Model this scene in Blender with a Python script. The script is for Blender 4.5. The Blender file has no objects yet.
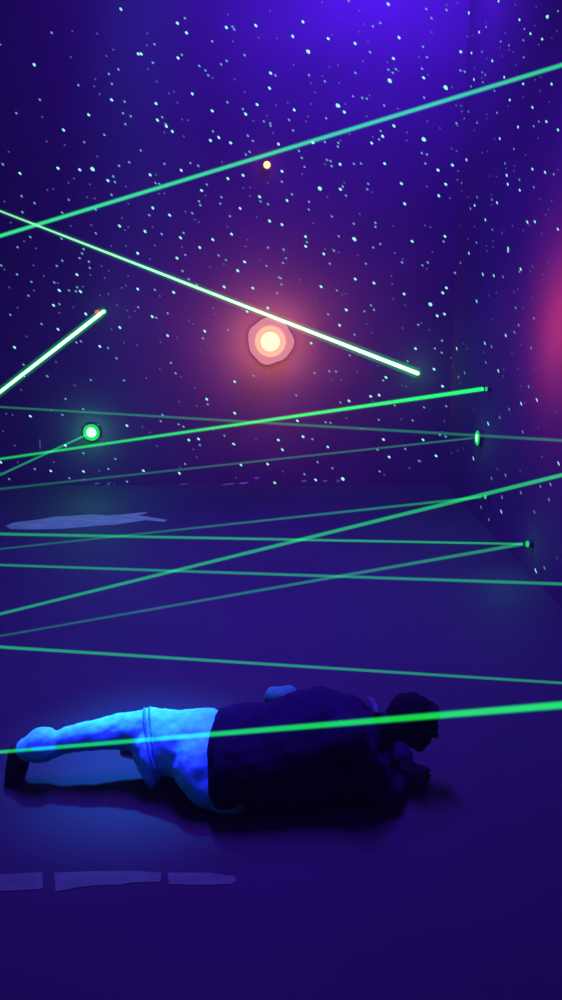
import bpy, bmesh, math, random
from mathutils import Vector, Matrix, Euler
random.seed(7)
S = bpy.context.scene
C = S.collection
R = math.radians

# ------------------------------------------------------------------ camera
H, PITCH, F = 1.6, 13.5, 785.0            # eye height, tilt down, focal length in px of the 562x1000 frame
CAM = Vector((0, 0, H))
cd = bpy.data.cameras.new('camera'); cam = bpy.data.objects.new('camera', cd); C.objects.link(cam)
cam.location = CAM; cam.rotation_euler = (R(90 - PITCH), 0, 0)
cd.sensor_fit = 'VERTICAL'; cd.sensor_height = 36.0; cd.lens = F / 1000 * 36.0
cd.clip_start = .02; cd.clip_end = 60
S.camera = cam
ROT = Euler((R(90 - PITCH), 0, 0)).to_matrix()

# ------------------------------------------------------------------ room size
YB, XR, XL, YF, ZT = 7.26, 1.56, -3.7, -2.2, 4.9

def ray(px, py):
    return ROT @ Vector(((px - 281) / F, (500 - py) / F, -1))
def at(px, py, Y):
    d = ray(px, py); return CAM + d * (Y / d.y)
def on_right(px, py):
    d = ray(px, py); return CAM + d * (XR / d.x)
def on_floor(px, py, z=0.0):
    d = ray(px, py); return CAM + d * ((z - H) / d.z)

# ------------------------------------------------------------------ materials
def new_mat(name):
    m = bpy.data.materials.new(name); m.use_nodes = True
    nt = m.node_tree; nt.nodes.clear()
    return m, nt, nt.nodes.new('ShaderNodeOutputMaterial')
def noise_col(nt, a, b, scale, detail=6, lo=.35, hi=.65, stretch=(1, 1, 1)):
    tc = nt.nodes.new('ShaderNodeTexCoord'); mp = nt.nodes.new('ShaderNodeMapping')
    mp.inputs['Scale'].default_value = stretch
    n = nt.nodes.new('ShaderNodeTexNoise'); n.inputs['Scale'].default_value = scale; n.inputs['Detail'].default_value = detail
    r = nt.nodes.new('ShaderNodeValToRGB')
    r.color_ramp.elements[0].position = lo; r.color_ramp.elements[1].position = hi
    r.color_ramp.elements[0].color = (*a, 1); r.color_ramp.elements[1].color = (*b, 1)
    nt.links.new(tc.outputs['Object'], mp.inputs[0]); nt.links.new(mp.outputs[0], n.inputs[0]); nt.links.new(n.outputs['Fac'], r.inputs[0])
    return r.outputs[0], n.outputs['Fac']
def surf(name, a, b, scale, rough=.8, bump=0.0, spec=.3, metal=0, lo=.35, hi=.65, stretch=(1, 1, 1), bscale=None):
    m, nt, out = new_mat(name)
    p = nt.nodes.new('ShaderNodeBsdfPrincipled')
    col, fac = noise_col(nt, a, b, scale, lo=lo, hi=hi, stretch=stretch)
    nt.links.new(col, p.inputs['Base Color'])
    p.inputs['Roughness'].default_value = rough; p.inputs['Specular IOR Level'].default_value = spec; p.inputs['Metallic'].default_value = metal
    if bump:
        if bscale: _, fac = noise_col(nt, a, b, bscale)
        bp = nt.nodes.new('ShaderNodeBump'); bp.inputs['Strength'].default_value = bump; bp.inputs['Distance'].default_value = .01
        nt.links.new(fac, bp.inputs['Height']); nt.links.new(bp.outputs[0], p.inputs['Normal'])
    nt.links.new(p.outputs[0], out.inputs[0])
    return m
def glow(name, col, strength, sample='NONE'):
    m, nt, out = new_mat(name)
    e = nt.nodes.new('ShaderNodeEmission'); e.inputs[0].default_value = (*col, 1); e.inputs[1].default_value = strength
    nt.links.new(e.outputs[0], out.inputs[0]); m.cycles.emission_sampling = sample
    return m
def beam_mat(name, rgb, dia):
    """light scattered along a beam: the deeper one looks through the beam the brighter it is"""
    m, nt, out = new_mat(name)
    e = nt.nodes.new('ShaderNodeEmission'); e.inputs[0].default_value = (*rgb, 1); e.inputs[1].default_value = 1.27 / dia
    nt.links.new(e.outputs[0], out.inputs['Volume'])
    m.cycles.emission_sampling = 'NONE'
    return m

M_WALL = surf('matte_wall_paint', (.027, .010, .033), (.033, .013, .040), 1.6, rough=.95, spec=.1, bump=.05)
M_FLOOR = surf('dark_floor_vinyl', (.0080, .0095, .0100), (.0105, .0125, .0125), 1.2, rough=.75, spec=.15, bump=.05)
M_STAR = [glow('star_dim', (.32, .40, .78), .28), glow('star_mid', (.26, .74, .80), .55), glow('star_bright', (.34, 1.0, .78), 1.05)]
M_SCUFF = surf('pale_scuff', (.12, .14, .16), (.22, .25, .28), 30, rough=.9)
M_SMEAR = surf('dried_pale_paint', (.06, .30, .050), (.11, .50, .080), 6, rough=.85, stretch=(1, 3, 1))
M_TAPE = surf('worn_floor_tape', (.022, .07, .022), (.032, .10, .030), 18, rough=.8)
M_BLACK = surf('black_plastic', (.008, .008, .01), (.014, .013, .016), 40, rough=.5)
M_JEANS = surf('pale_blue_denim', (.055, .60, .80), (.085, .86, .98), 26, rough=.95, bump=.35, spec=.05)
M_SEAM = surf('denim_seam', (.03, .30, .62), (.045, .42, .75), 60, rough=.95, spec=.05)
M_JACKET = surf('dark_jersey', (.006, .003, .015), (.009, .004, .020), 30, rough=.95, bump=.3, spec=.05)
M_SHIRT = surf('pale_shirt_cotton', (.02, .30, .085), (.03, .38, .11), 30, rough=.9, bump=.2, spec=.1)
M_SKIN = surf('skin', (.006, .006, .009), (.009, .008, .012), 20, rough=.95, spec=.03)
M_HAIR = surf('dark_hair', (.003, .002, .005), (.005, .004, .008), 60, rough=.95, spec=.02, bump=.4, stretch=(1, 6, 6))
M_SHOE = surf('black_shoe', (.006, .005, .007), (.010, .009, .012), 30, rough=.6, spec=.2)
M_SOLE = surf('dark_rubber', (.010, .009, .012), (.016, .014, .018), 30, rough=.8)
M_EYE = surf('eye_white', (.10, .10, .12), (.12, .12, .14), 10, rough=.3)

# ------------------------------------------------------------------ helpers
def obj(name, bm, mats, parent=None, smooth=False, loc=None):
    me = bpy.data.meshes.new(name); bm.to_mesh(me); bm.free()
    for m in (mats if isinstance(mats, (list, tuple)) else [mats]): me.materials.append(m)
    if smooth:
        for p in me.polygons: p.use_smooth = True
    o = bpy.data.objects.new(name, me); C.objects.link(o)
    if parent is not None: o.parent = parent
    if loc is not None: o.location = loc
    return o
def tag(o, label=None, cat=None, group=None, kind=None):
    for k, v in (('label', label), ('category', cat), ('group', group), ('kind', kind)):
        if v: o[k] = v
    return o
def empty(name, M):
    o = bpy.data.objects.new(name, None); C.objects.link(o); o.matrix_world = M; o.empty_display_size = .1
    return o
def box(bm, lo, hi, bev=0):
    r = bmesh.ops.create_cube(bm, size=1)
    c = [(a + b) / 2 for a, b in zip(lo, hi)]; s = [b - a for a, b in zip(lo, hi)]
    for v in r['verts']: v.co = Vector([v.co[i] * s[i] + c[i] for i in range(3)])
    if bev:
        es = list({e for v in r['verts'] for e in v.link_edges})
        bmesh.ops.bevel(bm, geom=es, offset=bev, segments=2, affect='EDGES', profile=.5)
def lathe(bm, prof, n=32, closed=False, rfun=None):
    """profile of (r, z) turned about Z"""
    rings = []
    for (r, z) in prof:
        if r < 1e-6: rings.append([bm.verts.new((0, 0, z))])
        else:
            rings.append([bm.verts.new(((r * (rfun(2 * math.pi * k / n) if rfun else 1)) * math.cos(2 * math.pi * k / n),
                                        (r * (rfun(2 * math.pi * k / n) if rfun else 1)) * math.sin(2 * math.pi * k / n), z)) for k in range(n)])
    for a, b in zip(rings, rings[1:]):
        for k in range(n):
            k2 = (k + 1) % n
            vs = [a[k % len(a)], a[k2 % len(a)], b[k2 % len(b)], b[k % len(b)]]
            u = []
            for v in vs:
                if v not in u: u.append(v)
            if len(u) > 2: bm.faces.new(u)
    bmesh.ops.recalc_face_normals(bm, faces=bm.faces[:])
def tube(bm, pts, rad, n=12):
    """closed tube along points with a radius per point"""
    rings = []
    for i, p in enumerate(pts):
        d = (pts[min(i + 1, len(pts) - 1)] - pts[max(i - 1, 0)]).normalized()
        u = d.cross(Vector((0, 0, 1)) if abs(d.z) < .9 else Vector((1, 0, 0))).normalized(); w = d.cross(u)
        rings.append([bm.verts.new(p + (u * math.cos(2 * math.pi * k / n) + w * math.sin(2 * math.pi * k / n)) * rad[i]) for k in range(n)])
    for a, b in zip(rings, rings[1:]):
        for k in range(n): bm.faces.new((a[k], a[(k + 1) % n], b[(k + 1) % n], b[k]))
    bm.faces.new(rings[0][::-1]); bm.faces.new(rings[-1])
    bmesh.ops.recalc_face_normals(bm, faces=bm.faces[:])
def slab(bm, pts, t):
    """flat outline on the floor given a thickness"""
    lo = [bm.verts.new((p.x, p.y, 0.0005)) for p in pts]; hi = [bm.verts.new((p.x, p.y, t)) for p in pts]
    bm.faces.new(hi); bm.faces.new(lo[::-1])
    for k in range(len(pts)):
        j = (k + 1) % len(pts); bm.faces.new((lo[k], lo[j], hi[j], hi[k]))
    bmesh.ops.recalc_face_normals(bm, faces=bm.faces[:])

# ------------------------------------------------------------------ star speckle: where each dab of glowing paint sits on the walls
TILES = {
(0,0):"485,37,3 208,132,2 0,178,2 138,260,3 284,230,1 390,135,1 455,200,1 427,225,1 555,217,3 437,297,2 475,279,2 449,337,2 383,318,1 378,347,1 315,342,2 160,401,2 448,401,3 500,408,2 494,455,2 525,467,2 503,498,2 66,455,2 356,461,3 170,470,1 290,125,1 400,378,1",
(140,0):"180,73,2 150,93,3 187,132,3 30,135,1 58,178,2 28,182,1 168,220,2 153,233,3 5,217,3 52,252,2 33,277,1 67,328,1 354,58,1 347,111,3 372,108,2 378,118,2 290,166,2 373,167,1 465,103,3 477,152,1 548,155,1 522,45,1 420,222,2 348,245,2 325,258,2 238,265,2 263,283,2 274,303,2 291,313,1 380,318,1 524,293,3 544,303,2 520,354,3 420,370,1 116,375,1 137,368,1 210,377,3 150,412,1 65,416,3 351,411,2 470,420,3 290,445,3 413,438,2 424,458,3 546,423,1 89,470,2 70,482,3 103,498,2 497,488,2 523,495,2 455,485,1 510,465,1 170,480,1 193,483,1",
(280,0):"275,4,2 434,17,3 168,8,1 318,43,1 92,88,3 338,97,1 373,106,2 402,92,2 318,128,1 51,146,3 193,155,3 208,140,1 301,175,3 353,167,1 478,151,3 113,208,4 361,210,2 332,246,1 455,235,3 432,251,1 435,280,2 452,292,2 465,278,2 475,285,1 440,325,4 198,268,1 232,262,1 303,293,2 117,302,2 170,305,1 180,327,2 238,334,1 125,335,1 55,260,1 140,372,1 293,387,2 330,393,2 348,396,2 360,383,1 31,412,1 57,442,3 233,424,4 262,418,1 258,450,3 125,418,1 418,424,2 473,437,1 185,475,2 112,468,1 104,488,1 36,482,2 348,467,1 558,230,1",
(420,0):"25,37,2 46,73,2 106,20,1 106,40,2 150,12,1 198,53,3 265,88,1 266,108,2 316,5,3 383,20,1 400,79,3 467,28,1 512,68,4 555,45,2 462,103,1 238,129,3 210,143,1 190,147,1 46,130,1 420,117,2 444,135,3 416,162,2 491,157,3 478,180,1 530,152,1 550,125,1 342,133,1 325,167,2 322,192,1 358,182,2 358,200,1 376,208,1 12,188,2 28,230,2 163,208,3 207,213,3 250,208,2 291,244,3 270,235,1 330,225,1 417,230,2 385,260,1 8,276,2 15,313,3 33,300,1 162,283,2 179,288,2 220,275,1 217,319,3 250,290,2 262,300,2 250,313,1 253,330,2 205,347,2 103,352,4 128,350,1 339,310,3 300,365,2 415,337,3 529,337,3 463,320,1 485,310,1 482,364,1 415,390,1 520,409,1 16,392,2 361,402,3 355,425,1 452,431,3 145,423,1 165,425,1 195,448,2 168,447,1 178,475,2 146,495,2 30,487,1 270,460,1 268,475,1 310,453,2 230,493,2 508,488,3 478,488,2",
(0,125):"255,20,3 419,40,2 338,69,2 187,66,1 260,80,1 12,158,2 80,194,3 35,108,1 233,174,3 320,180,3 372,177,4 391,127,1 519,150,2 478,164,2 297,215,1 275,232,1 455,207,2 433,223,3 461,229,2 360,238,1 191,261,1 214,257,1 87,286,2 18,307,1 139,314,2 276,300,2 350,290,1 380,295,1 448,280,2 505,247,1 90,350,2 250,352,2 515,315,1 384,340,2 285,405,1 367,402,1 385,435,2 480,405,3 490,373,1 502,422,1 515,410,1 122,450,2 97,467,1 71,491,2 447,486,1 145,495,1 247,456,2 336,498,2 43,392,1 505,485,1",
(140,125):"106,5,3 130,26,3 98,30,1 176,46,1 3,102,2 293,26,2 316,50,3 283,62,3 364,72,3 433,43,2 453,64,2 440,108,2 425,119,2 524,3,2 534,33,1 556,77,3 98,156,2 202,153,2 165,182,3 234,164,2 41,200,3 65,200,1 62,233,2 78,237,2 353,216,3 414,202,3 268,239,2 247,263,3 263,283,1 237,306,2 242,322,2 327,290,2 322,316,2 76,276,1 98,275,1 415,254,1 442,251,1 442,285,1 480,288,3 484,307,2 513,232,1 514,318,2 402,335,3 51,333,3 37,362,2 119,362,3 183,348,1 210,354,2 220,380,1 236,390,1 361,366,2 468,370,1 520,385,3 51,410,1 20,427,3 87,438,2 175,433,2 163,453,3 169,490,1 60,484,1 351,408,1 367,438,3 432,460,1 292,460,3 424,487,1 240,492,3 514,492,2 330,150,1",
(280,125):"53,22,2 404,24,2 412,46,3 398,58,2 372,48,1 368,73,3 244,62,1 234,72,2 232,87,2 280,37,1 132,71,3 180,68,2 76,104,2 88,132,2 98,168,2 89,197,1 8,186,3 8,228,2 188,140,2 203,145,2 180,158,1 207,165,2 241,158,3 297,156,2 325,155,2 510,30,1 508,62,1 457,4,3 420,155,3 354,236,2 350,258,2 370,270,1 487,235,3 258,232,1 252,247,2 242,258,3 265,284,2 160,255,4 190,290,1 48,278,2 28,303,3 117,308,2 116,340,2 208,367,2 134,395,1 320,357,1 296,396,2 383,393,2 383,409,2 455,407,1 500,317,3 8,400,3 103,448,3 108,470,2 103,487,3 236,447,2 299,458,4 374,492,2 402,478,2 530,467,3 180,498,1 212,499,1 15,500,2",
(420,125):"15,58,4 218,22,1 321,55,3 300,55,1 394,8,3 457,5,2 80,13,1 150,3,1 476,52,1 555,20,3 378,97,2 127,95,1 147,105,1 250,112,1 272,107,1 187,140,3 130,161,3 72,181,3 153,185,1 28,118,2 7,113,2 21,155,2 342,155,2 346,175,1 425,120,1 380,165,1 378,185,1 349,202,3 353,238,3 280,205,1 308,207,1 452,177,3 503,190,3 538,198,2 555,180,1 400,220,2 401,262,3 458,250,2 103,238,3 168,233,2 150,220,1 75,284,3 120,294,1 27,247,1 168,265,1 230,290,2 193,290,1 220,323,3 203,335,2 288,280,1 289,300,2 310,312,3 288,320,1 481,297,1 530,305,1 505,360,1 518,340,1 263,380,3 160,403,1 20,403,1 42,410,1 220,408,1 291,420,2 432,390,3 462,388,3 440,403,1 372,405,1 490,437,1 415,423,1 554,418,3 100,447,3 95,468,2 227,472,2 267,485,1 295,490,1 293,465,1 355,495,3 195,458,1 330,433,1",
(0,250):"250,43,2 228,64,2 135,62,1 330,14,2 320,33,2 357,47,2 361,72,2 363,100,1 69,98,2 5,62,2 18,78,1 176,105,1 309,99,3 437,83,1 420,113,1 514,104,1 553,13,3 408,65,1 126,128,2 218,130,2 232,133,1 238,162,3 137,163,1 114,183,2 277,162,2 310,150,2 333,147,1 305,166,2 323,167,3 402,182,1 435,178,1 505,143,1 489,152,1 553,157,3 215,222,3 239,217,2 71,232,1 238,252,1 41,260,2 555,230,2 541,245,1 511,243,1 470,222,1 520,270,1 345,257,3 295,230,1 167,297,2 233,318,3 481,311,3 447,318,1 106,347,1 59,391,3 307,371,2 325,367,2 401,387,3 434,393,2 498,372,1 550,383,1 468,435,2 225,450,1 95,460,2 37,150,1",
(140,250):"149,33,3 182,20,2 40,37,1 171,84,2 316,22,2 345,40,2 336,57,1 282,68,1 392,83,3 420,48,3 483,43,1 508,64,2 558,110,2 338,148,3 453,153,3 60,160,2 135,170,3 550,174,2 196,117,2 228,140,2 80,185,1 49,267,3 65,272,2 111,254,2 196,283,1 213,297,1 293,232,1 300,258,1 260,326,3 252,354,2 278,371,1 111,344,3 150,352,1 82,370,1 353,320,2 388,322,1 243,408,1 124,453,2 143,495,2 80,478,1 513,233,3 430,247,3 415,420,1 519,477,1",
(280,250):"176,16,3 217,3,2 235,10,1 200,55,2 313,22,1 345,55,2 461,12,1 490,50,2 494,37,1 24,33,2 12,52,2 15,5,1 3,113,2 6,138,2 80,120,1 165,147,3 302,117,3 377,133,3 450,137,1 228,162,2 250,180,1 265,177,1 115,208,1 150,210,1 498,176,3 455,197,1 503,222,1 266,240,3 365,222,2 377,240,2 339,246,2 193,258,2 239,302,3 347,298,1 369,332,1 299,340,2 555,300,2 492,313,1 544,396,3 280,423,2 125,374,3 185,398,1 20,232,1 100,307,1 62,340,1 512,447,2 122,466,1 138,494,2 198,487,2 225,488,2 310,488,1 392,465,1 447,105,1",
(420,250):"197,13,3 163,52,2 140,92,2 31,50,2 10,62,2 27,75,1 50,8,1 354,4,3 270,5,1 405,77,3 400,87,2 445,87,1 453,65,1 253,98,3 297,103,3 334,107,2 513,45,1 497,100,1 106,152,3 91,172,3 394,157,1 378,168,1 307,172,1 278,183,1 228,206,3 42,218,4 385,232,2 415,232,1 450,190,1 69,264,3 98,257,3 5,293,1 38,320,1 292,277,1 458,274,2 397,302,2 380,330,2 345,343,3 88,364,2 60,395,2 87,412,2 148,396,3 190,397,1 175,375,1 261,374,3 288,388,2 257,410,1 447,393,2 265,452,2 125,433,1 56,478,3 132,468,1 180,493,2 315,485,3 337,480,1 393,475,1 457,477,1 370,413,1 405,380,1",
(0,375):"190,5,2 364,20,2 498,22,2 85,60,1 263,96,2 300,42,1 122,165,3 250,160,2 334,137,2 206,142,1 12,225,1 510,203,3 60,283,1 263,283,3 3,350,3 72,351,1 140,377,2 204,385,3 216,350,1 335,314,2 335,387,3 278,414,2 399,385,1 435,377,2 463,337,2 253,460,2 510,428,2 37,418,2 430,270,1 337,420,1 97,447,1 25,155,1 50,160,1",
(140,375):"380,27,3 268,97,3 272,118,2 158,107,1 228,125,1 380,153,3 220,52,1 90,160,2 83,185,2 155,198,2 175,208,2 40,230,1 10,208,1 196,261,3 235,257,3 240,281,2 215,299,1 228,330,1 68,285,1 339,244,2 376,277,3 293,220,1 387,205,1 555,261,3 465,257,1 181,357,2 160,370,1 158,394,3 14,384,3 405,361,3 512,357,3 541,433,3 385,412,1 25,12,1 163,7,1 457,4,2 480,22,1",
(280,375):"425,10,3 414,22,2 65,82,2 364,86,3 398,81,3 242,110,2 277,104,3 372,105,1 210,18,1 245,20,1 490,43,1 505,46,1 460,122,2 267,173,1 183,190,2 202,192,2 70,184,3 396,180,2 487,178,1 532,182,2 12,127,1 92,247,3 130,258,2 328,216,1 415,259,3 192,289,3 10,300,3 391,300,2 438,329,3 503,297,2 151,350,2 98,398,2 143,421,3 210,374,2 252,417,4 12,388,1 400,387,2 418,400,1 520,373,1 558,345,2",
(420,375):"90,45,3 155,8,2 161,33,1 16,130,2 105,125,2 335,5,1 407,45,1 437,47,2 470,100,3 407,115,3 422,112,1 359,138,2 321,170,2 274,195,3 98,185,1 215,133,1 550,150,1 475,213,1 413,228,2 12,260,3 80,240,2 103,247,2 65,325,3 215,335,3 152,303,1 175,295,1 127,313,1 3,347,1 310,377,1 344,403,2 288,415,2 403,385,1 490,328,1 557,355,3 405,472,2 484,447,2 524,438,2 330,490,2",
}
LOW_RIGHT = "511,20,2 374,60,2 285,82,1 503,90,2 190,125,2 283,145,3 436,147,2 226,183,2 155,183,1 442,418,3 482,405,2 527,547,3 540,360,1"
STARS = []
for (ox, oy), s in TILES.items():
    for t in s.split():
        a, b, k = map(int, t.split(',')); STARS.append((ox + a / 4.014, oy + b / 4.014, k))
for t in LOW_RIGHT.split():
    a, b, k = map(int, t.split(',')); STARS.append((440 + a / 4.607, 480 + b / 4.607, k))

def wall_mesh(corners):
    """a wall as a slab 0.1 m thick; corners run round its room side, thickness goes away from the room"""
    bm = bmesh.new(); c = [Vector(p) for p in corners]
    n = (c[1] - c[0]).cross(c[3] - c[0]).normalized()
    inn = [bm.verts.new(p) for p in c]; out = [bm.verts.new(p - n * .1) for p in c]
    bm.faces.new(inn); bm.faces.new(out[::-1])
    for k in range(4):
        j = (k + 1) % 4; bm.faces.new((inn[k], out[k], out[j], inn[j]))
    return bm, n
def dab(bm, p, n, u, hl, hw, mi, rnd):
    """one dab of paint: a small slightly irregular spot 1.5 mm proud of the wall"""
    w = n.cross(u).normalized(); vs = []
    for k in range(8):
        a = 2 * math.pi * k / 8; j = rnd.uniform(.85, 1.12)
        vs.append(bm.verts.new(p + n * .0015 + u * (math.cos(a) * hl * j) + w * (math.sin(a) * hw * j)))
    f = bm.faces.new(vs); f.material_index = mi
    f.normal_update()
    if f.normal.dot(n) < 0: f.normal_flip()

rnd = random.Random(3)
bmb, nb = wall_mesh([(XL, YB, 0), (XR, YB, 0), (XR, YB, ZT), (XL, YB, ZT)])
bmr, nr = wall_mesh([(XR, YB, 0), (XR, YF, 0), (XR, YF, ZT), (XR, YB, ZT)])
bml, nl = wall_mesh([(XL, YF, 0), (XL, YB, 0), (XL, YB, ZT), (XL, YF, ZT)])
SIZE = {1: (.0105, .0062), 2: (.0130, .0078), 3: (.0160, .0100), 4: (.022, .0145)}
def put_star(px, py, k):
    d = ray(px, py); tb = YB / d.y; tr = XR / d.x if d.x > 0 else 1e9
    hl, hw = SIZE[k]; mi = min(k, 3)
    if tb <= tr:
        p = CAM + d * tb
        if p.z > .02: dab(bmb, p, nb, Vector((.74, 0, -.67)), hl, hw, mi, rnd)
    else:
        p = CAM + d * tr
        if p.z > .02:
            s = tr / 6.9
            dab(bmr, p, nr, Vector((0, -.92, -.39)), hl * 2.1 * s, hw * 1.05 * s, mi, rnd)
for s in STARS: put_star(*s)
# the walls go on beyond the picture: more dabs there, same density
for k in range(420):
    y = rnd.uniform(YF, 3.7); z = rnd.uniform(.3, ZT); b = rnd.choice((1, 1, 1, 2, 2, 3)); hl, hw = SIZE[b]
    dab(bmr, Vector((XR, y, z)), nr, Vector((0, -.8, -.6)), hl * .8, hw * .8, b, rnd)
for k in range(90):
    x = rnd.uniform(XL, -2.75); z = rnd.uniform(.3, ZT); b = rnd.choice((1, 1, 1, 2, 2, 3)); hl, hw = SIZE[b]
    dab(bmb, Vector((x, YB, z)), nb, Vector((.74, 0, -.67)), hl, hw, b, rnd)
for k in range(500):
    y = rnd.uniform(YF, YB); z = rnd.uniform(.3, ZT); b = rnd.choice((1, 1, 1, 2, 2, 3)); hl, hw = SIZE[b]
    dab(bml, Vector((XL, y, z)), nl, Vector((0, .74, -.67)), hl, hw, b, rnd)
# pale scuffs low on the back wall
for (px, py, hl, hw) in ((97, 483.5, .03, .008), (111, 490, .045, .016), (112, 489, .022, .014), (184, 488, .05, .006), (228, 485, .07, .007), (244, 483, .05, .008), (257, 478, .03, .008),
                         (304, 481, .025, .012), (325, 481, .025, .012), (338, 481, .015, .015), (40, 444, .008, .05)):
    p = at(px, py, YB)
    if p.z < .01: p.z = .012
    dab(bmb, p, nb, Vector((1, 0, .12)).normalized() if hl > hw else Vector((1, 0, 0)), hl, hw, 4, rnd)
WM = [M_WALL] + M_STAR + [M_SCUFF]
for nm, b in (('wall_back', bmb), ('wall_right', bmr), ('wall_left', bml)): tag(obj(nm, b, WM), kind='structure')
bm, _ = wall_mesh([(XL, YF, 0), (XR, YF, 0), (XR, YB, 0), (XL, YB, 0)])
tag(obj('floor', bm, M_FLOOR), kind='structure')
bm, _ = wall_mesh([(XL, YB, ZT), (XR, YB, ZT), (XR, YF, ZT), (XL, YF, ZT)])
tag(obj('ceiling', bm, M_WALL), kind='structure')
bm, _ = wall_mesh([(XR, YF, 0), (XL, YF, 0), (XL, YF, ZT), (XR, YF, ZT)])
tag(obj('wall_front', bm, M_WALL), kind='structure')

# ------------------------------------------------------------------ marks on the floor
def floor_shape(name, px, mat, t, label, cat, group=None):
    pts = [on_floor(*p) for p in px]
    c = Vector((sum(p.x for p in pts) / len(pts), sum(p.y for p in pts) / len(pts), 0))
    bm = bmesh.new(); slab(bm, [p - c for p in pts], t)
    return tag(obj(name, bm, mat, loc=c), label, cat, group)
sm = [(15,130),(40,120),(100,113),(160,103),(210,101),(260,97),(300,100),(350,97),(415,90),(408,95),(388,100),(420,105),(470,112),(462,118),(410,113),(380,118),(330,125),(260,130),(170,138),(80,140),(30,138)]
floor_shape('paint_smear', [(a / 2.81, 480 + b / 2.81) for a, b in sm], M_SMEAR, .002, 'long pale streak of dried paint smeared on the dark floor near the back wall', 'paint smear')
for nm, pc in (('short strip of worn pale floor tape cut off by the left picture edge', [(-60,60),(95,51),(97,88),(60,91),(-60,96)]),
               ('longest strip of worn pale floor tape, in the middle of the broken line', [(122,52),(210,49),(300,48),(363,52),(360,73),(300,74),(270,79),(220,80),(170,86),(125,95)]),
               ('tapering end strip of worn pale floor tape, rightmost piece of the broken line', [(377,52),(470,52),(500,57),(528,60),(530,72),(515,78),(440,80),(380,78)])):
    floor_shape('floor_tape', [(a / 2.248, 850 + b / 2.248) for a, b in pc], M_TAPE, .002, nm, 'floor tape', 'worn floor tape pieces')

# ------------------------------------------------------------------ laser emitters
M_LENS = glow('laser_aperture', (.42, 1.0, .55), 1.9)
M_LENS2 = glow('laser_aperture_dim', (.03, .8, .10), .8)
M_RING = glow('green_glow_ring', (.01, .75, .09), 1.0)
M_LED = glow('red_indicator', (1, .12, .04), .6)
def frame(p, n):
    z = n.normalized(); x = Vector((0, 0, 1)).cross(z).normalized(); y = z.cross(x)
    m = Matrix((x, y, z)).transposed().to_4x4(); m.translation = p
    return m
def emitter(p, n, label, lens_r, lens, led=False, light=0, lightcol=(.05, 1, .2)):
    M = frame(p, n); e = empty('laser_emitter', M)
    tag(e, label, 'laser', 'laser emitters on the walls')
    s = max(lens_r * 1.05, .016)
    bm = bmesh.new(); box(bm, (-s * .95, -s * .95, .002), (s * .95, s * .95, .010), .003); obj('mounting_plate', bm, M_BLACK, e)
    bm = bmesh.new(); lathe(bm, [(0, .010), (s, .010), (s, .026), (s * .92, .03), (lens_r * 1.03, .03), (lens_r * 1.03, .026), (0, .026)], 24); obj('housing', bm, M_BLACK, e)
    bm = bmesh.new(); lathe(bm, [(lens_r * .62, .0265), (lens_r, .0265), (lens_r * .96, .036), (lens_r * .80, .042), (lens_r * .62, .040), (lens_r * .62, .0265)], 32); obj('glow_ring', bm, M_RING, e, True)  # added emissive ring standing in for the green glow round the spot
    bm = bmesh.new(); lathe(bm, [(0, .0265), (lens_r * .61, .0265), (lens_r * .58, .036), (lens_r * .32, .042), (0, .044)], 24); obj('lens', bm, lens, e, True)
    if led:
        bm = bmesh.new(); lathe(bm, [(0, .0075), (.022, .0075), (.020, .020), (0, .028)], 12)
        bmesh.ops.translate(bm, verts=bm.verts[:], vec=(-s * .8 - .055, -s * .2, -.006)); o = obj('indicator_light', bm, M_LED, e)
        o['label'] = 'small red indicator light'
    if light:
        ld = bpy.data.lights.new('laser_spill', 'POINT'); ld.energy = light; ld.color = lightcol; ld.shadow_soft_size = .03
        lo = bpy.data.objects.new('laser_spill', ld); C.objects.link(lo); lo.parent = e; lo.location = (0, 0, .16)
    return e
NB, NR = Vector((0, -1, 0)), Vector((-1, 0, 0))
pE1 = at(92, 432, YB); pE2 = on_right(481.5, 438); pE3 = on_right(533, 544); pE4 = at(417, 373, YB); pE5 = at(105, 311.5, YB); pE6 = on_right(491, 389); pE7 = on_right(490, 497)
emitter(pE1, NB, 'laser emitter glaring as the largest round green spot, low on the back wall', .078, M_LENS, light=11)
emitter(pE2, NR, 'laser emitter showing a bright narrow green spot where two faint beams meet', .058, M_LENS, light=1.5)
emitter(pE3, NR, 'lowest laser emitter, a dim green spot near the foot of the right wall', .020, M_LENS2, light=1.2)
emitter(pE4, NB, 'laser emitter at the lower end of the white-hot beam sloping past the orange lamp', .020, M_LENS, light=3)
emitter(pE5, NB, 'laser emitter with a red indicator, at the top of the short steep beam', .020, M_LENS, led=True, light=.7)
emitter(pE6, NR, 'laser emitter on the right wall where the strong pure green beam ends', .016, M_LENS2, light=.02)
emitter(pE7, NR, 'laser emitter on the right wall level with the floor edge, ending a faint teal beam', .014, M_LENS2)

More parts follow.
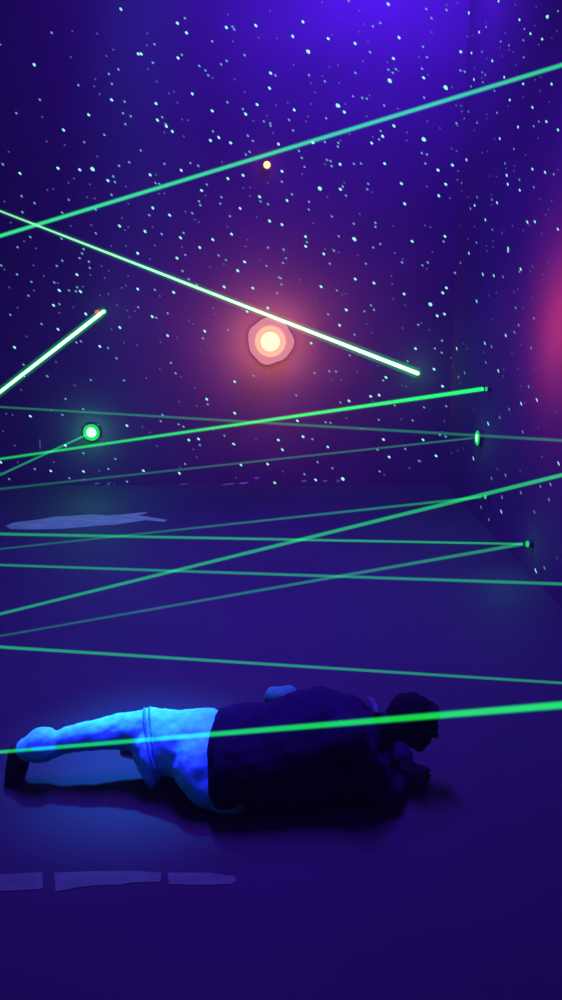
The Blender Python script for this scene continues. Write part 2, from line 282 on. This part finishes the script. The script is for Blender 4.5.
# ------------------------------------------------------------------ laser beams
def wall_hit(p, d):
    """run on from p along d to the first wall, floor or ceiling"""
    ts = []
    for i, lo, hi in ((0, XL, XR), (1, YF, YB), (2, 0, ZT)):
        if d[i] > 1e-9: ts.append((hi - p[i]) / d[i])
        elif d[i] < -1e-9: ts.append((lo - p[i]) / d[i])
    return p + d * (min(ts) - .004)
def depth(p): return -(ROT.transposed() @ (p - CAM)).z
def beam(label, A, B, wa, wb, rgb, core=None, hitA=True, hitB=True):
    """A, B: 3-D points; wa, wb: how thick the beam looks there in px; rgb: brightness of its scattered light"""
    ra, rb = wa * depth(A) / F / 2, wb * depth(B) / F / 2
    L = (B - A).length; d = (B - A).normalized()
    P0 = wall_hit(A, -d) if hitA else A; P1 = wall_hit(B, d) if hitB else B
    def rad(p):
        t = max(-.3, min(1.3, (p - A).dot(d) / L)); return max(.003, ra + (rb - ra) * t)
    mid = (A + B) / 2; pts = [P0 - mid] + ([A - mid] if hitA else []) + [Vector((0, 0, 0))] + ([B - mid] if hitB else []) + [P1 - mid]
    rr = [rad(p + mid) for p in pts]
    bm = bmesh.new(); tube(bm, pts, rr, 14)
    o = tag(obj('laser_beam', bm, beam_mat('laser_light', rgb, ra + rb), loc=mid, smooth=True), label, 'laser beam', 'green laser beams')
    if core:
        f, crgb = core
        bm = bmesh.new(); tube(bm, pts, [r * f for r in rr], 12)
        obj('beam_core', bm, beam_mat('laser_core_light', crgb, (ra + rb) * f), o, True)
    return o
HW, HR = .062, .062
eB = lambda p: p + NB * .064
eR = lambda p: p + NR * .064
G = (.004, .50, .14)
beam('highest beam, teal-green and evenly lit, rising to the upper right corner', at(0, 236, 3.6), at(562, 65, 2.9), 4.8, 5.6, (.010, .20, .055), (.66, (.006, .36, .085)))
beam('white-hot green beam sloping down to the right above the orange lamp', at(0, 211, 3.4), eB(pE4), 6, 11, (.0, .055, .008), (.36, (.45, 1.5, .55)), hitB=False)
beam('short thick white-hot beam climbing steeply at the left picture edge', at(0, 392, 4.6), eB(pE5), 9.5, 9, (.0, .06, .008), (.38, (.40, 1.5, .50)), hitB=False)
beam('strong pure green beam rising gently just below the orange lamp', at(0, 459, 3.9), eR(pE6), 3.6, 5.4, (.002, .22, .03), (.6, (.004, .50, .03)), hitB=False)
beam('faint thin beam sloping down to the right across the lower back wall', at(0, 407, 5.0), at(562, 440.5, 3.9), 2.4, 3.4, (.004, .12, .02))
beam('faintest thin beam rising from the left edge to the right wall green spot', at(0, 489, 4.2), eR(pE2), 2.6, 2.2, (.006, .09, .02), hitB=False)
beam('short faint beam rising to the large round green spot on the left', at(0, 475, 5.3), eB(pE1), 2.5, 2.5, (.002, .11, .025), hitB=False)
beam('nearly level green beam just under the pale paint smear', at(0, 534, 3.4), eR(pE3), 3.4, 2.4, (.003, .26, .035), hitB=False)
beam('dim teal beam rising to the right from under the paint smear', at(0, 549, 4.0), eR(pE7), 2.2, 3.0, (.003, .12, .03), hitB=False)
beam('bright diagonal green beam climbing across the floor to the right picture edge', at(0, 614, 3.0), at(562, 475, 3.5), 3.4, 4.6, (.004, .32, .045))
beam('thin green beam sinking slightly to the right across the middle of the floor', at(0, 565, 3.3), at(562, 584, 3.1), 2.8, 3.6, (.003, .22, .04))
beam('dim beam rising from the left edge to the lowest spot on the right wall', at(0, 636, 3.2), eR(pE3), 2.4, 4.0, (.003, .13, .025), hitB=False)
beam('lower thin green beam sinking to the right just above the crawling person', at(0, 647, 2.9), at(562, 683, 2.7), 3.6, 3.0, (.003, .24, .04))
beam('lowest and thickest green beam, passing right in front of the crawling person', at(0, 752, 2.0), at(562, 705, 1.65), 4.6, 10, (.002, .16, .022), (.72, (.002, .34, .02)))

# ------------------------------------------------------------------ lamps
def lit_glass(name, col, strength, clear):
    m, nt, out = new_mat(name)
    e = nt.nodes.new('ShaderNodeEmission'); e.inputs[0].default_value = (*col, 1); e.inputs[1].default_value = strength
    t = nt.nodes.new('ShaderNodeBsdfTransparent'); x = nt.nodes.new('ShaderNodeMixShader'); x.inputs[0].default_value = clear
    nt.links.new(e.outputs[0], x.inputs[1]); nt.links.new(t.outputs[0], x.inputs[2]); nt.links.new(x.outputs[0], out.inputs[0]); m.cycles.emission_sampling = 'NONE'
    return m
M_PLATE = surf('pink_enamel', (.5, .2, .2), (.55, .24, .24), 8, rough=.6)
M_BULB = glow('lamp_filament_glow', (1, .66, .28), 2.4)
M_GLASS = lit_glass('pink_lamp_glass', (1.0, .33, .36), .95, .5)
M_GLASS_R = glow('red_lamp_glass', (1.0, .10, .12), 2.0)
def lamp(p, n, label, glass, glass2, energies, sc, shift=0):
    M = frame(p, n) @ Matrix.Scale(sc, 4); e = empty('wall_lamp', M); tag(e, label, 'lamp')
    bm = bmesh.new(); lathe(bm, [(0, .001), (.15, .001), (.15, .006), (.14, .010), (0, .010)], 40); obj('back_plate', bm, M_PLATE, e)
    bm = bmesh.new(); lathe(bm, [(0, .011), (.195, .011), (.205, .013), (.190, .06), (.14, .105), (.085, .112), (0, .112)], 72, rfun=lambda a: 1 + .02 * math.cos(7 * a) + .025 * math.cos(4 * a + 1) + .02 * math.cos(3 * a)); obj('scalloped_glass', bm, glass, e, True)
    bm = bmesh.new(); lathe(bm, [(0, .112), (.135, .108), (.128, .122), (.10, .132), (0, .134)], 48); obj('glare_dome', bm, glass2, e, True)  # extra emissive dome: the bulb's glare put into its colour
    bm = bmesh.new(); lathe(bm, [(0, .113), (.075, .113), (.084, .14), (.080, .175), (.06, .20), (0, .21)], 32); obj('bulb', bm, M_BULB, e, True)
    for (en, off, c) in energies:
        ld = bpy.data.lights.new('lamp_light', 'SPOT'); ld.energy = en; ld.color = c; ld.shadow_soft_size = .16; ld.spot_size = R(165); ld.spot_blend = 1.0   # spot added in mid-air before the lamp, washing its glow on the wall
        lo = bpy.data.objects.new('lamp_light', ld); C.objects.link(lo); lo.parent = e; lo.location = (shift / sc, 0, off / sc)
    return e
lamp(at(270.5, 341, YB), NB, 'glaring orange lamp with a pink scalloped glass, on the starry back wall', M_GLASS, lit_glass('orange_glare_dome', (1, .52, .30), 1.2, .4), [(118, .34, (1, .48, .10)), (120, .9, (1, .30, .08))], 1.0)
lamp(on_right(593, 324), NR, 'red lamp on the right wall, its glow just inside the right picture edge', M_GLASS_R, M_GLASS_R, [(92, .44, (1, .14, .06))], .6, -.50)
e = empty('orange_spot', frame(at(267, 165.5, YB), NB)); tag(e, 'tiny orange glowing spot high on the back wall, just under the highest beam', 'lamp')  # small orange glowing spot, drawn as a base and a bulb
bm = bmesh.new(); lathe(bm, [(0, .001), (.045, .001), (.045, .014), (0, .014)], 20); obj('base', bm, M_BLACK, e)
bm = bmesh.new(); lathe(bm, [(0, .015), (.024, .015), (.029, .032), (.021, .05), (0, .058)], 20); obj('bulb', bm, glow('tiny_orange_bulb', (1, .5, .16), 3.0), e, True)
ld = bpy.data.lights.new('lamp_light', 'POINT'); ld.energy = .8; ld.color = (1, .3, .15); ld.shadow_soft_size = .03
lo = bpy.data.objects.new('lamp_light', ld); C.objects.link(lo); lo.parent = e; lo.location = (0, 0, .12)

# ------------------------------------------------------------------ black light
UV = (.115, .022, 1.0)
def area(name, loc, aim, sx, sy, energy, col=UV, spread=180):
    ld = bpy.data.lights.new(name, 'AREA'); ld.shape = 'RECTANGLE'; ld.size = sx; ld.size_y = sy; ld.energy = energy; ld.color = col; ld.spread = R(spread)
    o = bpy.data.objects.new(name, ld); C.objects.link(o); o.location = loc
    o.rotation_euler = (Vector(aim) - Vector(loc)).to_track_quat('-Z', 'Y').to_euler()
    return o
area('black_light_tube_back', (.85, 6.25, 4.82), (.85, 7.1, 3.2), 1.5, .12, 480)
area('black_light_tube_side', (1.1, 4.2, 4.82), (1.5, 4.4, 3.0), .12, 1.2, 24)
area('black_light_tube_middle', (-.5, 4.0, 4.7), (-.2, 4.1, 0), 2.4, .2, 560, spread=105)
area('black_light_tube_front', (-.3, 1.0, 4.7), (-.2, 1.2, 0), 1.6, .2, 42, spread=130)
sd = bpy.data.lights.new('trouser_fill_spot', 'SPOT'); sd.energy = 15500; sd.color = (.010, .165, 1.0); sd.spot_size = R(9.5); sd.spot_blend = .9; sd.shadow_soft_size = .22  # added spot without a real fixture, brightens the trousers in place of fluorescence
so = bpy.data.objects.new('trouser_fill_spot', sd); C.objects.link(so); so.location = (-.85, 5.5, 4.8)
so.rotation_euler = (Vector((-.54, 2.74, .25)) - so.location).to_track_quat('-Z', 'Y').to_euler()

w = bpy.data.worlds.new('World'); S.world = w; w.use_nodes = True
_v = w.node_tree.nodes.new('ShaderNodeVolumeScatter'); _v.inputs['Color'].default_value = (.9, .9, .9, 1); _v.inputs['Density'].default_value = .0042; _v.inputs['Anisotropy'].default_value = .3
w.node_tree.links.new(_v.outputs[0], w.node_tree.nodes['World Output'].inputs['Volume'])
w.node_tree.nodes['Background'].inputs[0].default_value = (.02, .0, .2, 1); w.node_tree.nodes['Background'].inputs[1].default_value = .05

# ------------------------------------------------------------------ person
def blob(name, chains, mat, parent=None, voxel=.009, smooth=6, disp=None, extra=None):
    """one continuous skin grown over chains of ellipsoids (centre, rx, ry, rz)"""
    NU, NV = 18, 11
    unit = [(0, 0, 1)] + [(math.sin(math.pi * i / NV) * math.cos(2 * math.pi * k / NU), math.sin(math.pi * i / NV) * math.sin(2 * math.pi * k / NU), math.cos(math.pi * i / NV))
                          for i in range(1, NV) for k in range(NU)] + [(0, 0, -1)]
    uf = [(0, 1 + k, 1 + (k + 1) % NU) for k in range(NU)]
    for i in range(NV - 2):
        for k in range(NU):
            p, q = 1 + i * NU + k, 1 + i * NU + (k + 1) % NU; uf.append((p, p + NU, q + NU, q))
    last = len(unit) - 1
    uf += [(last, last - NU + (k + 1) % NU, last - NU + k) for k in range(NU)]
    verts, faces = [], []
    for ch in chains:
        pts = []
        for i in range(len(ch)):
            pts.append(ch[i])
            if i + 1 < len(ch):
                (a, ra), (b, rb) = ch[i], ch[i + 1]
                st = max(1, int((b - a).length / (.28 * min(min(ra), min(rb)))))
                for k in range(1, st):
                    t = k / st; pts.append((a.lerp(b, t), tuple(x + (y - x) * t for x, y in zip(ra, rb))))
        for (c, r) in pts:
            n0 = len(verts)
            verts += [(u[0] * r[0] + c.x, u[1] * r[1] + c.y, u[2] * r[2] + c.z) for u in unit]
            faces += [tuple(n0 + i for i in f) for f in uf]
    me = bpy.data.meshes.new(name + '_raw'); me.from_pydata(verts, [], faces); me.update()
    o = bpy.data.objects.new(name + '_raw', me); C.objects.link(o)
    md = o.modifiers.new('r', 'REMESH'); md.mode = 'VOXEL'; md.voxel_size = voxel
    md = o.modifiers.new('s', 'SMOOTH'); md.iterations = smooth; md.factor = .5
    if disp:
        for (typ, size, st) in disp:
            tx = bpy.data.textures.new(name + '_folds', 'CLOUDS'); tx.noise_scale = size
            md = o.modifiers.new('d', 'DISPLACE'); md.texture = tx; md.strength = st; md.texture_coords = 'GLOBAL'
    dg = bpy.context.evaluated_depsgraph_get(); dg.update()
    m2 = bpy.data.meshes.new_from_object(o.evaluated_get(dg)); m2.name = name
    bpy.data.objects.remove(o); bpy.data.meshes.remove(me)
    for v in m2.vertices:
        if v.co.z < .004: v.co.z = .004
    m2.materials.clear(); m2.materials.append(mat)
    for p in m2.polygons: p.use_smooth = True
    n = bpy.data.objects.new(name, m2); C.objects.link(n)
    if parent is not None: n.parent = parent
    return n
def J(px, py, Y, r):                                   # a joint: seen at (px, py), standing Y metres away
    return (at(px, py, Y), (r, r, r) if not isinstance(r, tuple) else r)
def Z(x, y, z, r): return (Vector((x, y, z)), (r, r, r) if not isinstance(r, tuple) else r)
head = at(414, 722, 2.45)
def finger_set(base, fwd, side, up, thumb_side):
    out = []
    for i, (o, ln) in enumerate(((-.024, .046), (-.008, .054), (.008, .051), (.023, .040))):
        k = base + side * o; a = k + fwd * ln * .5 + up * .006; b = k + fwd * ln * .85 - up * .006; t = k + fwd * ln - up * .014
        out.append([(k, (.0078,) * 3), (a, (.0072,) * 3), (b, (.0066,) * 3), (t, (.006,) * 3)])
    k = base - fwd * .045 + side * (.020 * thumb_side); a = k + side * (.020 * thumb_side) + fwd * .016; b = a + side * (.008 * thumb_side) + fwd * .022 - up * .008
    out.append([(k, (.0095,) * 3), (a, (.0085,) * 3), (b, (.007,) * 3)])
    return out
UPV = Vector((0, 0, 1))
nSh, nEl, nWr = at(345, 738, 2.30), at(385, 790, 2.30), at(404, 790, 2.40)
fSh, fEl, fWr = at(345, 715, 2.57), at(392, 752, 2.62), at(405, 760, 2.52)
nEl.z = .05; nWr.z = .035; fEl.z = .05; fWr.z = .035
dN = (nWr - nEl); dN.z = 0; dN.normalize(); dF = (fWr - fEl); dF.z = 0; dF.normalize()
nPalm = nWr + dN * .055; nPalm.z = .024; fPalm = fWr + dF * .055; fPalm.z = .024
sN = Vector((-dN.y, dN.x, 0)); sF = Vector((-dF.y, dF.x, 0))
fd = Vector((.93, -.10, -.35)).normalized()            # where the face points
hs = Vector((0, 0, 1)).cross(fd).normalized(); hu = fd.cross(hs)
hp = lambda f, s, u: head + fd * f + hs * s + hu * u
body_ch = [
    [(head + Vector((-.008, 0, .004)), (.078, .064, .076)), (hp(.022, 0, -.03), (.056, .054, .060))],
    [(hp(.040, 0, -.060), (.034, .036, .026)), (hp(.052, 0, -.078), (.022, .024, .018))],       # jaw, chin
    [(hp(.070, 0, .004), (.011, .011, .011)), (hp(.088, 0, -.018), (.010, .012, .010))],         # nose
    [(hp(.066, -.028, .022), (.012,) * 3), (hp(.072, 0, .020), (.010,) * 3), (hp(.066, .028, .022), (.012,) * 3)],   # brow
    [(hp(.070, -.014, -.046), (.007,) * 3), (hp(.076, 0, -.045), (.008,) * 3), (hp(.070, .014, -.046), (.007,) * 3)],  # lips
    [(hp(-.005, .066, -.012), (.014, .008, .020)), (hp(-.008, .070, .004), (.014, .008, .018))],
    [(hp(-.005, -.066, -.012), (.014, .008, .020)), (hp(-.008, -.070, .004), (.014, .008, .018))],
    [(hp(-.035, 0, -.035), (.048,) * 3), J(374, 726, 2.43, .047), J(340, 730, 2.43, .075)],
    [J(340, 730, 2.43, (.08, .13, .075)), J(280, 742, 2.42, (.09, .11, .08)), J(215, 752, 2.41, (.09, .11, .08)), J(195, 748, 2.42, (.05, .08, .07))],
    [J(345, 730, 2.42, .06), (nSh, (.050,) * 3), (nEl, (.036,) * 3), (nWr, (.024,) * 3), (nPalm - dN * .015, (.036, .033, .014)), (nPalm + dN * .02, (.026, .036, .013))],
    [J(345, 722, 2.45, .06), (fSh, (.050,) * 3), (fEl, (.036,) * 3), (fWr, (.024,) * 3), (fPalm - dF * .015, (.036, .033, .014)), (fPalm + dF * .02, (.026, .036, .013))],
    [J(185, 744, 2.46, .06), J(140, 733, 2.48, .042), J(100, 736, 2.47, .036), J(60, 744, 2.46, .028), J(24, 752, 2.46, .030)],
    [J(198, 762, 2.38, .06), J(228, 790, 2.31, .045), Z(-.25, 2.46, .055, .040), Z(-.42, 2.60, .05, .030)],
]
body_ch += finger_set(nPalm + dN * .035, dN, sN, UPV, 1) + finger_set(fPalm + dF * .035, dF, sF, UPV, -1)
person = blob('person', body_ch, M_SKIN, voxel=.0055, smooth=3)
tag(person, 'person crawling under the beams in a dark top and pale glowing trousers', 'person')
# trousers
tr = blob('trousers', [
    [J(206, 746, 2.43, (.11, .15, .118)), J(168, 743, 2.46, (.085, .115, .112)), J(152, 734, 2.48, (.06, .08, .092))],
    [J(203, 762, 2.37, (.11, .12, .115)), J(208, 780, 2.32, (.09, .085, .085)), J(228, 794, 2.30, .068), Z(-.24, 2.47, .062, .055), Z(-.41, 2.60, .055, .046)],
    [J(152, 733, 2.48, (.07, .08, .088)), J(130, 732, 2.48, (.07, .07, .068)), J(100, 734, 2.47, .056), J(68, 739, 2.46, .046)],
    [J(60, 744, 2.46, .034), J(46, 745, 2.45, (.036, .060, .060)), J(38, 746, 2.45, (.036, .060, .062)), J(28, 749, 2.46, .044)],
    [J(185, 755, 2.40, .08), J(168, 757, 2.40, .06), J(160, 752, 2.42, .06)],
    [J(150, 746, 2.42, .056), J(152, 762, 2.39, .048), J(152, 776, 2.37, .030), J(151, 784, 2.36, .016)], [J(138, 745, 2.43, .036), J(146, 764, 2.39, .034)],
], M_JEANS, person, voxel=.008, smooth=4, disp=[('c', .10, .018), ('c', .045, .008)])
from mathutils.bvhtree import BVHTree
bvh = BVHTree.FromPolygons([v.co for v in tr.data.vertices], [tuple(p.vertices) for p in tr.data.polygons])
for k, (px, tl) in enumerate(((146, .20), (151, .20))):
    c = at(px + 4, 733, 2.47); ax = Vector((1, .12, .22)).normalized()
    u = Vector((0, 1, 0)); u = (u - ax * u.dot(ax)).normalized(); v_ = ax.cross(u)
    pts = []
    for i in range(-4, 15):
        a = math.pi * .5 + R(i * 13 - 20); d = u * math.cos(a) + v_ * math.sin(a)
        h = bvh.ray_cast(c + d * .4, -d)
        if h[0] is not None: pts.append(h[0] + d * .0005)
    if len(pts) > 3:
        bm = bmesh.new(); tube(bm, pts, [.0052 - .0015 * k] * len(pts), 8); obj('seam', bm, M_SEAM, tr, True)
# jacket
blob('jacket', [
    [J(222, 757, 2.39, (.05, .205, .155)), J(236, 755, 2.39, (.07, .205, .155)), J(270, 748, 2.40, (.10, .19, .150)), J(318, 730, 2.42, (.085, .19, .137)), J(338, 732, 2.42, (.075, .17, .125)), J(366, 738, 2.43, (.06, .12, .08))],
    [J(262, 770, 2.37, (.08, .16, .10)), J(310, 768, 2.37, (.08, .15, .10)), J(352, 762, 2.38, (.07, .13, .10)), J(378, 765, 2.40, (.05, .10, .07))],
    [J(340, 738, 2.38, .085), (nSh, (.078,) * 3), (nEl, (.056, .056, .050)), (nWr - dN * .01, (.036,) * 3)],
    [J(340, 725, 2.46, .085), (fSh, (.078,) * 3), (fEl, (.056, .056, .050)), (fWr - dF * .01, (.036,) * 3)],
], M_JACKET, person, voxel=.009, smooth=5, disp=[('c', .09, .022)])
sh = blob('shirt_tail', [[J(274, 697, 2.53, (.036, .04, .036)), J(288, 697, 2.53, (.04, .04, .040))]], M_SHIRT, person, voxel=.006, smooth=3, disp=[('c', .05, .01)])
sh['label'] = 'pale shirt fold showing above the dark jacket'
M_COLLAR = surf('collar_cotton', (.015, .04, .03), (.02, .05, .04), 30)
cl = blob('collar', [[J(371, 700, 2.50, .012), J(375, 707, 2.46, .014), J(377, 713, 2.42, .012)]], M_COLLAR, person, voxel=.004, smooth=2)
cl['label'] = 'pale collar edge'
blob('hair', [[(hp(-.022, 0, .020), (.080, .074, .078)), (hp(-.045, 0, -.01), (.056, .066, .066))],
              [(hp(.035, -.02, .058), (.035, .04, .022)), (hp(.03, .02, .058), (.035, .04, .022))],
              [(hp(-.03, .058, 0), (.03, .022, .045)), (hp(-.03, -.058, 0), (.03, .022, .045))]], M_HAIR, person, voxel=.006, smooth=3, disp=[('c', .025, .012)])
for s in (-1, 1):
    bm = bmesh.new(); bmesh.ops.create_uvsphere(bm, u_segments=14, v_segments=10, radius=.0105)
    obj('eye', bm, M_EYE, person, True, loc=hp(.064, .027 * s, .003))
# shoes: one up on its toes at the far left, the other tucked under
def shoe(ankle, toe, flat):
    d = (toe - ankle)
    s = blob('shoe', [[(ankle, (.040, .038, .040)), (ankle.lerp(toe, .5), (.040, .040, .036)), (toe, (.036, .042, .028))]], M_SHOE, person, voxel=.006, smooth=4)
    return s
shoe(at(20, 753, 2.46), at(15, 777, 2.445), 0)
shoe(Vector((-.45, 2.62, .055)), Vector((-.57, 2.66, .04)), 1)

# ------------------------------------------------------------------ render look
S.view_settings.view_transform = 'Standard'; S.view_settings.look = 'None'; S.view_settings.gamma = 1.0; S.view_settings.use_curve_mapping = False
S.view_settings.exposure = 0.0
S.cycles.transparent_max_bounces = 48; S.cycles.max_bounces = 6; S.cycles.volume_bounces = 0
S.cycles.use_denoising = True
S.cycles.sample_clamp_indirect = 2.0
